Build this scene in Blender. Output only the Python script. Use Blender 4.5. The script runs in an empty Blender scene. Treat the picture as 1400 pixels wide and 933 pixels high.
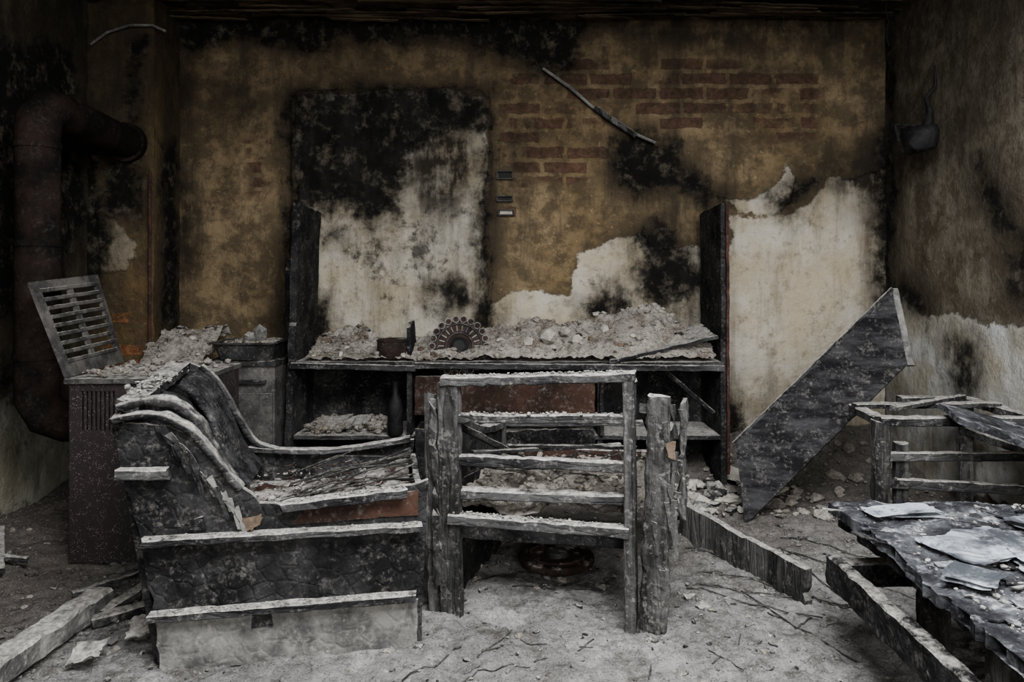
import bpy, math, random
import numpy as np
from mathutils import Vector
random.seed(7); R=random.Random(11); RN=np.random.RandomState(5)
# ------------------------------------------------------------------ noise
def _h(ix,iy,iz,s):
    n=(ix*374761393+iy*668265263+iz*1274126177+s*974711)&0xffffffff
    n=((n^(n>>13))*1274126177)&0xffffffff
    n=(n^(n>>16))&0xffffffff
    return n/4294967295.0
def vnoise(P,s=0):
    P=np.asarray(P,float); F=np.floor(P); I=F.astype(np.int64); f=P-F; f=f*f*(3-2*f)
    x,y,z=I[:,0],I[:,1],I[:,2]; r=0
    for a in (0,1):
        for b in (0,1):
            for c in (0,1):
                w=(f[:,0] if a else 1-f[:,0])*(f[:,1] if b else 1-f[:,1])*(f[:,2] if c else 1-f[:,2])
                r=r+w*_h(x+a,y+b,z+c,s)
    return r*2-1
def fbm(P,sc,octv=4,s=0):
    P=np.asarray(P,float); r=0; a=1; t=0
    for i in range(octv):
        r=r+a*vnoise(P*sc,s+i*17); t+=a; a*=.5; sc*=2.03
    return r/t*1.5
def sstep(a,b,x):
    t=np.clip((x-a)/(b-a),0,1); return t*t*(3-2*t)
def polysd(poly,X,Y):
    p=np.array(poly,float); q=np.roll(p,-1,0); best=np.full(X.shape,1e9); ins=np.zeros(X.shape,bool)
    for (ax,ay),(bx,by) in zip(p,q):
        ex,ey=bx-ax,by-ay; L=ex*ex+ey*ey+1e-12
        t=np.clip(((X-ax)*ex+(Y-ay)*ey)/L,0,1)
        best=np.minimum(best,(X-ax-t*ex)**2+(Y-ay-t*ey)**2)
        c=((ay>Y)!=(by>Y))&(X<ex*(Y-ay)/(by-ay+1e-12)+ax); ins^=c
    d=np.sqrt(best); return np.where(ins,d,-d)
# ------------------------------------------------------------------ materials
class NT:
    def __init__(s,name):
        s.m=bpy.data.materials.new(name); s.m.use_nodes=True; s.t=s.m.node_tree; s.n=s.t.nodes; s.l=s.t.links
        s.b=s.n['Principled BSDF']; s.tc=s.n.new('ShaderNodeTexCoord').outputs['Object']
    def put(s,sock,v):
        if hasattr(v,'is_output'): s.l.new(v,sock)
        else:
            if isinstance(v,(tuple,list)) and len(v)==3 and sock.type=='RGBA': v=(*v,1)
            sock.default_value=v
    def noise(s,sc,det=5,rough=.6,vec=None,dist=0,col=False):
        n=s.n.new('ShaderNodeTexNoise'); s.l.new(vec or s.tc,n.inputs['Vector'])
        n.inputs['Scale'].default_value=sc; n.inputs['Detail'].default_value=det; n.inputs['Roughness'].default_value=rough; n.inputs['Distortion'].default_value=dist
        return n.outputs['Color' if col else 'Fac']
    def vor(s,sc,feat='F1',vec=None):
        n=s.n.new('ShaderNodeTexVoronoi'); n.feature=feat; s.l.new(vec or s.tc,n.inputs['Vector']); n.inputs['Scale'].default_value=sc
        return n.outputs['Distance']
    def mapv(s,scale,rot=(0,0,0),vec=None):
        n=s.n.new('ShaderNodeMapping'); s.l.new(vec or s.tc,n.inputs['Vector']); n.inputs['Scale'].default_value=scale; n.inputs['Rotation'].default_value=rot
        return n.outputs[0]
    def math(s,op,a,b=0.0,clamp=False):
        n=s.n.new('ShaderNodeMath'); n.operation=op; n.use_clamp=clamp; s.put(n.inputs[0],a); s.put(n.inputs[1],b); return n.outputs[0]
    def mr(s,v,a,b,c=0.0,d=1.0,smooth=True):
        n=s.n.new('ShaderNodeMapRange'); n.interpolation_type='SMOOTHSTEP' if smooth else 'LINEAR'
        s.put(n.inputs['Value'],v); 
        for k,x in zip(('From Min','From Max','To Min','To Max'),(a,b,c,d)): n.inputs[k].default_value=x
        return n.outputs['Result']
    def mix(s,f,a,b,mode='MIX'):
        n=s.n.new('ShaderNodeMix'); n.data_type='RGBA'; n.blend_type=mode
        s.put(n.inputs[0],f); s.put(n.inputs[6],a); s.put(n.inputs[7],b); return n.outputs[2]
    def attr(s,name):
        n=s.n.new('ShaderNodeAttribute'); n.attribute_name=name; return n.outputs['Fac']
    def nz(s):
        g=s.n.new('ShaderNodeNewGeometry'); x=s.n.new('ShaderNodeSeparateXYZ'); s.l.new(g.outputs['Normal'],x.inputs[0]); return x.outputs[2]
    def sep(s):
        x=s.n.new('ShaderNodeSeparateXYZ'); s.l.new(s.tc,x.inputs[0]); return x.outputs
    def bump(s,h,st=.5,dist=.01):
        n=s.n.new('ShaderNodeBump'); s.put(n.inputs['Height'],h); n.inputs['Strength'].default_value=st; n.inputs['Distance'].default_value=dist
        s.l.new(n.outputs[0],s.b.inputs['Normal'])
    def done(s,col,rough=.85,spec=.3,metal=0):
        s.put(s.b.inputs['Base Color'],col); s.put(s.b.inputs['Roughness'],rough); s.b.inputs['Specular IOR Level'].default_value=spec; s.b.inputs['Metallic'].default_value=metal
        return s.m
ASH=(.35,.335,.31)
def surf(name,c1,c2,ash=.6,sc=5,crack=35,bst=.6,rough=.85,spec=.12,ashc=ASH,stretch=(1,1,1),dust=.25,lo=.3,hi=.8):
    t=NT(name); v=t.mapv(stretch)
    n=t.noise(sc,8,.7,vec=v); col=t.mix(t.mr(n,.38,.68),c1,c2)
    f=t.noise(70,4,.7); g=t.noise(13,7,.75)
    a=t.math('MULTIPLY',t.mr(t.nz(),lo,hi),t.mr(g,.62-.40*ash,.76-.36*ash))
    a=t.math('MULTIPLY',a,t.mr(f,.34,.50,.45,1))
    d=t.math('MULTIPLY',t.mr(t.math('ADD',t.math('MULTIPLY',f,.5),t.math('MULTIPLY',g,.5)),.50,.66),dust)
    a=t.math('MAXIMUM',a,d)
    ac=t.mix(t.mr(t.noise(45,5,.75),.3,.7),tuple(x*.40 for x in ashc),tuple(min(1,x*1.3) for x in ashc))
    col=t.mix(a,col,ac)
    ck=t.mr(t.vor(crack,'DISTANCE_TO_EDGE',vec=v),0,.12)
    hgt=t.math('ADD',t.math('MULTIPLY',ck,t.math('SUBTRACT',.5,t.math('MULTIPLY',a,.4))),t.math('MULTIPLY',t.noise(90,4,.8),.9))
    t.bump(hgt,bst,.008)
    return t.done(col,t.mix(a,(rough,)*3,(.95,)*3),spec)
M={}
M['char']=surf('charred_wood',(.004,.004,.005),(.026,.026,.026),.5)
M['charz']=surf('charred_wood_grey',(.008,.008,.008),(.085,.084,.082),.75,sc=11,dust=.38,stretch=(1,1,.12),crack=30,bst=.8)
M['charx']=surf('charred_wood_rail',(.006,.006,.007),(.060,.060,.060),.78,sc=11,dust=.35,stretch=(.2,1,1))
M['panel']=surf('charred_panel',(.004,.004,.0045),(.030,.030,.031),.6,sc=6,crack=22,bst=.7,dust=.24)
M['board']=surf('charred_tabletop',(.004,.004,.005),(.036,.036,.038),.0,sc=9,crack=26,bst=.6,dust=.26,stretch=(.5,1,2))
M['table']=surf('charred_table_surface',(.008,.008,.010),(.070,.074,.081),.30,sc=9,crack=20,bst=.7,dust=.32,ashc=(.30,.315,.335))
M['brown']=surf('scorched_brown_board',(.014,.008,.006),(.045,.023,.016),.5,sc=4,crack=20,bst=.3,dust=.2)
M['chipb']=surf('scorched_plaster_chip',(.05,.036,.026),(.13,.095,.068),.3,sc=12,crack=20,bst=.3,dust=.3)
M['greyb']=surf('ash_grey_board',(.045,.045,.044),(.18,.176,.165),.7,sc=8,crack=18,bst=.4,dust=.45)
M['rust']=surf('rusted_metal',(.010,.007,.006),(.036,.021,.017),.3,sc=8,crack=60,bst=.25,dust=.15)
M['iron']=surf('blackened_iron',(.006,.006,.006),(.028,.027,.028),.35,sc=9,crack=60,bst=.2,rough=.6,spec=.3)
M['stick']=surf('charred_stick',(.010,.010,.010),(.06,.057,.052),.0,sc=20,crack=60,bst=.2,dust=.4)
M['plastic']=surf('melted_black_plastic',(.003,.003,.004),(.010,.010,.011),.05,sc=9,crack=9,bst=.4,rough=.65,spec=.2,dust=.03)
M['metalg']=surf('grey_sheet_metal',(.022,.021,.021),(.10,.094,.086),.6,sc=7,crack=50,bst=.25,rough=.6,spec=.3)
M['bone']=surf('pale_plaster_chip',(.26,.245,.215),(.48,.455,.405),.2,sc=12,crack=30,bst=.4)
M['pipe']=surf('sooty_rusty_pipe',(.004,.0035,.003),(.020,.0125,.010),.0,sc=5,crack=30,bst=.15,rough=.9,spec=.08,dust=.05)
M['redw']=surf('red_lacquer_edge',(.02,.010,.008),(.065,.027,.022),.3,sc=8,crack=30,bst=.3,dust=.15)
def m_enamel():
    t=NT('speckled_enamel'); sp=t.mr(t.vor(170),.18,.32,1,0); ms=t.mr(t.noise(25,4,.7),.42,.6)
    c=t.mix(t.math('MULTIPLY',sp,ms),t.mix(t.noise(6),(.008,.006,.007),(.024,.017,.018)),(.17,.14,.135))
    t.bump(t.noise(60,3),.3,.004); return t.done(c,.6,.3)
M['enamel']=m_enamel()
def m_paper():
    t=NT('burnt_paper'); n=t.noise(8,7,.7,dist=.6)
    c=t.mix(t.mr(n,.40,.66),(.035,.04,.048),(.36,.39,.43)); c=t.mix(t.mr(t.noise(20,6,.8),.52,.64),c,(.03,.03,.035))
    t.bump(t.noise(18,5,.6),.5,.01); return t.done(c,.6,.3)
M['paper']=m_paper()
def m_ash(name,c1,c2,c3,soil=False):
    t=NT(name); n=t.noise(2.6,7,.7); f=t.noise(30,5,.75); g=t.noise(7,7,.8); k=t.noise(150,3,.8)
    c=t.mix(t.mr(n,.36,.64),c1,c2); c=t.mix(t.mr(g,.47,.66),c,c3)
    if soil:
        x=t.sep(); c=t.mix(t.mr(t.math('ADD',x[0],t.math('MULTIPLY',g,.8)),-.75,-1.35,0,.8),c,(.070,.058,.048))
        c=t.mix(t.mr(t.math('ADD',x[1],t.math('MULTIPLY',g,.8)),2.9,3.6,0,.75),c,(.085,.075,.065))
    c=t.mix(t.mr(f,.30,.58),t.mix(.65,c,(.03,.028,.027)),c)
    c=t.mix(t.mr(k,.32,.47,.85,0),c,(.035,.033,.031)); c=t.mix(t.mr(k,.58,.70,0,.7),c,tuple(min(1,x*1.6) for x in c2))
    h=t.math('ADD',f,t.math('MULTIPLY',k,.7))
    t.bump(h,.8,.012); return t.done(c,.95,.08)
M['ash']=m_ash('ash_floor',(.13,.127,.122),(.26,.254,.245),(.075,.069,.063),True)
M['heap']=m_ash('plaster_rubble',(.20,.182,.158),(.38,.355,.315),(.11,.090,.070))
M['ceil']=surf('sooty_ceiling',(.016,.012,.008),(.10,.073,.046),0,sc=6,crack=16,bst=.8,stretch=(.3,1,1),dust=.1)
def m_wall(name,base1,base2,w1,w2,brickc=(.135,.068,.050)):
    t=NT(name)
    n1=t.noise(1.7,6,.65); n2=t.noise(9,7,.7); n3=t.noise(60,4,.75); n4=t.noise(34,6,.8); stv=t.mapv((1,1,.16)); st=t.noise(9,6,.7,vec=stv)
    base=t.mix(t.mr(n1,.35,.65),base1,base2); base=t.mix(t.mr(n2,.40,.62,.75,0),base,(.048,.037,.024))
    base=t.mix(t.mr(n4,.56,.72),base,tuple(min(1,x*1.2+.01) for x in base2)); base=t.mix(t.mr(n4,.30,.42,.4,0),base,(.03,.024,.016))
    base=t.mix(t.mr(st,.50,.68,0,.55),base,(.045,.038,.029))
    bt=t.n.new('ShaderNodeTexBrick'); sx=t.n.new('ShaderNodeSeparateXYZ'); t.l.new(t.tc,sx.inputs[0])
    cb=t.n.new('ShaderNodeCombineXYZ'); t.put(cb.inputs[0],t.math('ADD',sx.outputs[0],sx.outputs[1])); t.put(cb.inputs[1],sx.outputs[2])
    wa=t.n.new('ShaderNodeVectorMath'); wa.operation='MULTIPLY_ADD'; t.l.new(t.noise(11,4,col=True),wa.inputs[0]); wa.inputs[1].default_value=(.045,.035,0); t.l.new(cb.outputs[0],wa.inputs[2])
    t.l.new(wa.outputs[0],bt.inputs['Vector'])
    bt.inputs['Scale'].default_value=1; bt.inputs['Brick Width'].default_value=.27; bt.inputs['Row Height'].default_value=.086; bt.inputs['Mortar Size'].default_value=.017; bt.inputs['Mortar Smooth'].default_value=.6
    bt.inputs['Color1'].default_value=(0,0,0,1); bt.inputs['Color2'].default_value=(1,1,1,1); bt.inputs['Mortar'].default_value=(0,0,0,1)
    br=t.math('SUBTRACT',1,bt.outputs['Fac'])
    bc=t.mix(n3,tuple(x*.45 for x in brickc),tuple(x*1.15 for x in brickc)); bc=t.mix(t.mr(n2,.4,.6,.5,0),bc,(.05,.034,.028))
    bm=t.mr(t.math('ADD',t.attr('brick'),t.math('MULTIPLY',t.math('SUBTRACT',n2,.5),.25)),-.01,.05)
    bsel=t.mr(t.math('ADD',bt.outputs['Color'],t.math('MULTIPLY',t.math('SUBTRACT',t.noise(3.2,5,.65),.5),2.8)),.38,.66)
    bmask=t.math('MULTIPLY',t.math('MULTIPLY',bm,br),t.math('ADD',.08,t.math('MULTIPLY',bsel,.80)))
    bmask=t.math('MULTIPLY',bmask,t.mr(n4,.34,.52,.25,1))
    c=t.mix(bmask,base,bc)
    wm=t.mr(t.math('ADD',t.attr('white'),t.math('ADD',t.math('MULTIPLY',t.math('SUBTRACT',n2,.5),.08),t.math('MULTIPLY',t.math('SUBTRACT',n4,.5),.06))),-.005,.010)
    wc=t.mix(t.mr(t.noise(3.2,6,.7),.36,.64),w1,w2); wc=t.mix(t.mr(t.noise(14,6,.75),.52,.70,0,.6),wc,(.13,.105,.07)); wc=t.mix(t.mr(st,.46,.70,0,.5),wc,(.10,.085,.062))
    wc=t.mix(t.mr(n4,.30,.44,.4,0),wc,(.08,.07,.055))
    c=t.mix(wm,c,wc)
    halo=t.mr(t.math('ADD',t.attr('char'),t.math('MULTIPLY',t.math('SUBTRACT',n2,.5),.3)),-.22,.02,0,.90)
    sm=t.math('MULTIPLY',t.math('MAXIMUM',t.attr('soot_shade'),halo),t.mr(t.math('ADD',t.math('MULTIPLY',t.noise(5,8,.72),.6),t.math('MULTIPLY',st,.4)),.36,.58,.60,1.15),True)
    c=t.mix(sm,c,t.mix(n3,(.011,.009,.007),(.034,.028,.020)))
    mould=t.mr(t.math('ADD',t.math('MULTIPLY',t.attr('spot'),.33),t.noise(11,9,.72,dist=.2)),.64,.82)
    c=t.mix(t.math('MULTIPLY',mould,.85),c,(.022,.021,.020))
    cm=t.mr(t.math('ADD',t.attr('char'),t.math('ADD',t.math('MULTIPLY',t.math('SUBTRACT',n2,.5),.30),t.math('MULTIPLY',t.math('SUBTRACT',n4,.5),.18))),-.05,.045)
    cc=t.mix(t.mr(t.noise(12,9,.75),.49,.70),(.005,.005,.005),(.085,.072,.055))
    c=t.mix(t.math('MULTIPLY',cm,.95),c,cc)
    h=t.math('ADD',t.math('MULTIPLY',n3,.5),t.math('MULTIPLY',n2,1.2)); h=t.math('ADD',h,t.math('MULTIPLY',wm,.5)); h=t.math('ADD',h,t.math('MULTIPLY',bmask,.6)); h=t.math('ADD',h,t.math('MULTIPLY',n4,.7))
    t.bump(h,.8,.018)
    return t.done(c,.95,.08)
M['wall']=m_wall('burnt_ochre_plaster',(.175,.124,.064),(.30,.222,.128),(.55,.515,.44),(.44,.38,.27))
M['wallr']=m_wall('burnt_grey_plaster',(.098,.085,.064),(.175,.155,.118),(.42,.425,.415),(.33,.305,.245))
M['walll']=m_wall('mouldy_plaster',(.055,.05,.033),(.13,.12,.08),(.30,.30,.25),(.20,.19,.14))
M['chim']=m_wall('chimney_plaster',(.085,.06,.028),(.17,.12,.06),(.30,.26,.19),(.2,.16,.10),(.34,.14,.06))
# ------------------------------------------------------------------ mesh builder
def nrm(v): v=np.asarray(v,float); return v/(np.linalg.norm(v)+1e-12)
class B:
    def __init__(s,name,smooth=False): s.name=name; s.v=[]; s.n=0; s.f=[]; s.mi=[]; s.ms=[]; s.smooth=smooth; s.sm=[]
    def m(s,k):
        if k not in s.ms: s.ms.append(k)
        return s.ms.index(k)
    def add(s,V,F,k,smooth=False):
        V=np.asarray(V,float); i=s.m(k); o=s.n; s.v.append(V); s.n+=len(V)
        for f in F: s.f.append([int(a)+o for a in f]); s.mi.append(i); s.sm.append(smooth)
    def beam(s,p0,p1,w,h,k='char',up=(0,0,1),jit=.003,seg=.022,rag=.010,taper=1,bend=(0,0,0)):
        p0=np.array(p0,float); p1=np.array(p1,float); d=p1-p0; L=np.linalg.norm(d); t=d/L
        up=np.array(up,float)
        if abs(np.dot(up,t))>.95: up=np.array((0,1.,0))
        sd=nrm(np.cross(t,up)); u=np.cross(sd,t)
        nl=max(2,int(L/seg)); nw=max(1,int(w/seg)); nh=max(1,int(h/seg)); c=min(w,h)*.12
        ring=[]
        for i in range(nw+1): ring.append((-w/2+c+(w-2*c)*i/nw,-h/2))
        for i in range(nh+1): ring.append((w/2,-h/2+c+(h-2*c)*i/nh))
        for i in range(nw+1): ring.append((w/2-c-(w-2*c)*i/nw,h/2))
        for i in range(nh+1): ring.append((-w/2,h/2-c-(h-2*c)*i/nh))
        ring=np.array(ring); nr=len(ring); V=[]
        for j in range(nl+1):
            q=j/nl; sc=1+(taper-1)*q
            ctr=p0+d*q+np.array(bend)*math.sin(math.pi*q)
            V.append(ctr+ring[:,:1]*sd*sc+ring[:,1:]*u*sc)
        V=np.concatenate(V)
        J=np.stack([fbm(V,30,2,1)+.5*fbm(V,7,2,4),fbm(V,30,2,2)+.5*fbm(V,7,2,5),fbm(V,30,2,3)+.5*fbm(V,7,2,6)],1)*jit*.8
        V=V+J
        e=fbm(V,22,3,9)*rag
        V[:nr]+=t*e[:nr,None]; V[-nr:]+=t*e[-nr:,None]
        F=[[j*nr+i,j*nr+(i+1)%nr,(j+1)*nr+(i+1)%nr,(j+1)*nr+i] for j in range(nl) for i in range(nr)]
        F.append(list(range(nr))[::-1]); F.append([nl*nr+i for i in range(nr)])
        s.add(V,F,k)
    def slab(s,a,b,c,d,th,k='panel',jit=.003,rag=.01,seg=.025,warp=0):
        a,b,c,d=[np.array(x,float) for x in (a,b,c,d)]
        n=nrm(np.cross(b-a,d-a)); nu=max(2,int(np.linalg.norm(b-a)/seg)); nv=max(2,int(np.linalg.norm(d-a)/seg))
        g=[]
        cen=(a+b+c+d)/4
        for j in range(nv+1):
            q=j/nv
            for i in range(nu+1):
                p=i/nu; g.append((a*(1-p)+b*p)*(1-q)+(d*(1-p)+c*p)*q)
        G=np.array(g); idx=lambda i,j:j*(nu+1)+i
        bd=np.zeros(len(G),bool)
        for i in range(nu+1): bd[idx(i,0)]=bd[idx(i,nv)]=True
        for j in range(nv+1): bd[idx(0,j)]=bd[idx(nu,j)]=True
        e=np.abs(fbm(G,24,4,5))*rag*1.6
        G[bd]-=(G[bd]-cen)/np.linalg.norm(G[bd]-cen,axis=1)[:,None]*e[bd][:,None]
        off=(fbm(G,12,4,3)*jit*1.2+fbm(G,2.5,2,8)*warp)[:,None]*n
        T=G+n*th/2+off; Bm=G-n*th/2+off; N=len(G)
        F=[]
        for j in range(nv):
            for i in range(nu):
                q=[idx(i,j),idx(i+1,j),idx(i+1,j+1),idx(i,j+1)]; F.append(q); F.append([x+N for x in q[::-1]])
        per=[idx(i,0) for i in range(nu)]+[idx(nu,j) for j in range(nv)]+[idx(i,nv) for i in range(nu,0,-1)]+[idx(0,j) for j in range(nv,0,-1)]
        for i in range(len(per)):
            x,y=per[i],per[(i+1)%len(per)]; F.append([y,x,x+N,y+N])
        s.add(np.concatenate([T,Bm]),F,k)
    def prof(s,pts,o,ux,uz,tv,k='panel',rag=.004,seg=.02,k2=None):
        o,ux,uz,tv=[np.array(x,float) for x in (o,ux,uz,tv)]; P=[]
        for i,(x,y) in enumerate(pts):
            x2,y2=pts[(i+1)%len(pts)]; n=max(1,int(math.hypot(x2-x,y2-y)/seg))
            for j in range(n): P.append((x+(x2-x)*j/n,y+(y2-y)*j/n))
        P=np.array(P); J=np.stack([P[:,0],P[:,1],P[:,0]*0],1)
        P=P+np.stack([fbm(J,25,3,1),fbm(J,25,3,2)],1)*rag
        V=o+P[:,:1]*ux+P[:,1:]*uz; n=len(V)
        V=np.concatenate([V,V+tv]); F=[list(range(n)),list(range(2*n-1,n-1,-1))]
        s.add(V,F,k); s.add(V,[[i,i+n,(i+1)%n+n,(i+1)%n] for i in range(n)],k2 or k)
    def ribbon(s,path,wv,th,k='charx',jit=.002,nw=4):
        P=[np.array(p,float) for p in path]; P=[2*P[0]-P[1]]+P+[2*P[-1]-P[-2]]; C=[]
        for i in range(1,len(P)-2):
            for j in range(6):
                t=j/6; a,b_,c,d=P[i-1:i+3]; C.append(.5*((2*b_)+(-a+c)*t+(2*a-5*b_+4*c-d)*t*t+(-a+3*b_-3*c+d)*t**3))
        C.append(P[-2]); C=np.array(C); n=len(C); wv=np.array(wv,float); V=[]
        for i in range(n):
            t=nrm(C[min(i+1,n-1)]-C[max(i-1,0)]); u=nrm(np.cross(t,wv))
            for q in range(nw+1): V.append(C[i]+wv*q/nw+u*th/2)
            for q in range(nw,-1,-1): V.append(C[i]+wv*q/nw-u*th/2)
        V=np.array(V); V=V+np.stack([fbm(V,14,3,1),fbm(V,14,3,2),fbm(V,14,3,3)],1)*jit; r=2*(nw+1)
        F=[[i*r+j,i*r+(j+1)%r,(i+1)*r+(j+1)%r,(i+1)*r+j] for i in range(n-1) for j in range(r)]
        s.add(V,F,k,True); s.add(V,[list(range(r)),[(n-1)*r+j for j in range(r)]],k)
    def tube(s,path,r,k='iron',ns=12,cap=True,jit=0):
        P=np.array(path,float); n=len(P); V=[]; ref=None
        for i in range(n):
            t=nrm(P[min(i+1,n-1)]-P[max(i-1,0)])
            if ref is None: ref=np.array((0,0,1.)) if abs(t[2])<.9 else np.array((1.,0,0))
            a=nrm(np.cross(t,ref)); b=np.cross(a,t); ref=b
            rr=r[i] if hasattr(r,'__len__') else r
            for j in range(ns):
                th=2*math.pi*j/ns; V.append(P[i]+rr*(math.cos(th)*a+math.sin(th)*b))
        V=np.array(V)
        if jit: V=V+np.stack([fbm(V,12,3,1),fbm(V,12,3,2),fbm(V,12,3,3)],1)*jit
        F=[[i*ns+j,i*ns+(j+1)%ns,(i+1)*ns+(j+1)%ns,(i+1)*ns+j] for i in range(n-1) for j in range(ns)]
        s.add(V,F,k,True)
        if cap: s.add(V[:ns],[list(range(ns))],k); s.add(V[-ns:],[list(range(ns))],k)
    def rocks(s,pos,size,k='heap',flat=.7):
        ph=(1+5**.5)/2
        I=np.array([(-1,ph,0),(1,ph,0),(-1,-ph,0),(1,-ph,0),(0,-1,ph),(0,1,ph),(0,-1,-ph),(0,1,-ph),(ph,0,-1),(ph,0,1),(-ph,0,-1),(-ph,0,1)])/1.9
        FF=[(0,11,5),(0,5,1),(0,1,7),(0,7,10),(0,10,11),(1,5,9),(5,11,4),(11,10,2),(10,7,6),(7,1,8),(3,9,4),(3,4,2),(3,2,6),(3,6,8),(3,8,9),(4,9,5),(2,4,11),(6,2,10),(8,6,7),(9,8,1)]
        for p,z in zip(pos,size):
            a=RN.rand()*6.28; ca,sa=math.cos(a),math.sin(a); sc=np.array((1,.6+RN.rand()*.4,(.45+RN.rand()*.6)*flat))*z
            V=I*sc*(1+RN.uniform(-.28,.28,(12,1))); tl=RN.uniform(-.6,.6)
            V=V@np.array([[ca,sa,0],[-sa,ca,0],[0,0,1]]).T
            V=V@np.array([[1,0,0],[0,math.cos(tl),math.sin(tl)],[0,-math.sin(tl),math.cos(tl)]]).T
            s.add(V+np.array(p),FF,k)
    def grid(s,G,k,smooth=True):
        ny,nx,_=G.shape; F=[[j*nx+i,j*nx+i+1,(j+1)*nx+i+1,(j+1)*nx+i] for j in range(ny-1) for i in range(nx-1)]
        s.add(G.reshape(-1,3),F,k,smooth)
    def done(s,parent=None):
        me=bpy.data.meshes.new(s.name); V=np.concatenate(s.v)
        me.from_pydata(V.tolist(),[],s.f)
        for k in s.ms: me.materials.append(M[k])
        me.polygons.foreach_set('material_index',s.mi); me.polygons.foreach_set('use_smooth',s.sm); me.update()
        ob=bpy.data.objects.new(s.name,me); bpy.context.scene.collection.objects.link(ob)
        if parent: ob.parent=parent
        return ob
# ------------------------------------------------------------------ room dimensions (metres)
H=1.12; YB=4.25; XL=-2.29; XR=2.1675; ZC=2.59; YF=-1.6
def wallgrid(name,o,ud,nv,u0,u1,v0,v1,res,polys,soots,mat,extra=None,top_soot_shade=.6,spots=(),seed=3):
    nu=int((u1-u0)/res)+1; nn=int((v1-v0)/res)+1
    u=np.linspace(u0,u1,nu); v=np.linspace(v0,v1,nn); U,V=np.meshgrid(u,v); X=U.ravel(); Y=V.ravel()
    Q=np.stack([X,Y,X*0+seed],1)
    Xw=X+fbm(Q,5,4,1)*.030+fbm(Q,28,3,4)*.009; Yw=Y+fbm(Q,5,4,2)*.030+fbm(Q,28,3,5)*.009
    A={}
    for k in ('brick','white','char'):
        sd=np.full(X.shape,-.3)
        for p in polys.get(k,[]): sd=np.maximum(sd,polysd(p,Xw,Yw))
        A[k]=np.clip(sd,-.3,.3)
    so=np.zeros(X.shape)
    for (cx,cy,rx,ry,st) in soots:
        so=1-(1-so)*(1-st*np.exp(-(((Xw-cx)/rx)**2+((Yw-cy)/ry)**2)))
    so=1-(1-so)*(1-top_soot_shade*sstep(1.5,2.6,Yw+fbm(Q,1.5,3,7)*.25)); A['soot_shade']=so  # soot towards the ceiling, deepened to paint in dimmer light at the top
    sp=np.zeros(X.shape)
    for (cx,cy,rx,ry,st) in spots: sp=np.maximum(sp,st*np.exp(-(((X-cx)/rx)**2+((Y-cy)/ry)**2)))
    A['spot']=sp
    off=.006*fbm(Q,6,4,3)+.003*fbm(Q,30,3,3)+.012*sstep(-.006,.006,A['white'])-.008*sstep(-.01,.02,A['brick'])
    if extra is not None: off=off+extra(Xw*.25+X*.75,Yw*.25+Y*.75)
    o=np.array(o,float); ud=np.array(ud,float); n=np.array(nv,float)
    P=o+X[:,None]*ud+Y[:,None]*np.array((0,0,1.))+off[:,None]*n
    b=B(name); b.grid(P.reshape(nn,nu,3),mat); ob=b.done()
    for k,a in A.items():
        at=ob.data.attributes.new(k,'FLOAT','POINT'); at.data.foreach_set('value',a.astype(np.float32))
    return ob
# back wall: damage map drawn on the wall in 4.25 mm steps
s=YB/1000
def bw(*pts): return [((x-700)*s,H-(y-376)*s) for x,y in pts]
def bb(cx,cy,rx,ry,st): return ((cx-700)*s,H-(cy-376)*s,rx*s,ry*s,st)
panel=bw((399,132),(412,123),(655,122),(671,135),(672,470),(399,475))
def frame_strip(x0,y0,x1,y1): return bw((x0,y0),(x1,y0),(x1,y1),(x0,y1))
backp={'brick':[bw((675,110),(720,75),(860,65),(1000,85),(1118,95),(1120,195),(960,205),(900,185),(845,182),(835,235),(790,262),(700,240),(680,190)),bw((332,190),(378,185),(380,268),(335,268)),bw((995,582),(1050,585),(1050,640),(995,640)),bw((690,240),(730,245),(720,300),(690,300))],
'white':[bw((668,480),(668,418),(700,405),(745,392),(782,402),(790,345),(830,328),(872,318),(888,335),(905,345),(955,330),(990,380),(990,480)),
 bw((992,640),(992,292),(1040,298),(1078,292),(1105,275),(1130,245),(1215,235),(1215,640)),
 bw((975,264),(1010,270),(1045,262),(1066,244),(1075,228),(1085,245),(1080,272),(1060,297),(1015,292)),
 bw((404,128),(667,128),(667,475),(404,475)),bw((735,90),(775,98),(760,106))],
'char':[bw((240,20),(820,20),(800,42),(788,60),(784,95),(735,95),(705,72),(600,50),(480,62),(420,68),(330,50),(300,58),(252,80)),
 bw((400,128),(560,126),(668,128),(664,170),(600,190),(565,215),(548,245),(540,275),(512,300),(470,275),(430,285),(400,278)),
 bw((842,192),(870,184),(924,206),(926,250),(900,262),(870,268),(844,240)),
 bw((868,322),(905,312),(932,345),(955,380),(945,405),(900,420),(880,400),(886,352)),
 bw((805,420),(850,408),(865,430),(812,440)),bw((1200,190),(1222,140),(1222,430),(1205,400)),bw((1062,268),(1112,250),(1095,268),(1072,282)),
 bw((598,395),(630,388),(632,410),(604,418)),bw((418,405),(440,420),(440,465),(418,465)),
 bw((662,240),(670,160),(670,470),(663,470)),frame_strip(397,122,404,470),frame_strip(400,121,670,126),
 bw((925,222),(985,262),(962,276),(926,250)),bw((1000,560),(1020,600),(1000,640)),bw((930,570),(970,590),(965,640),(930,640))]}
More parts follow.
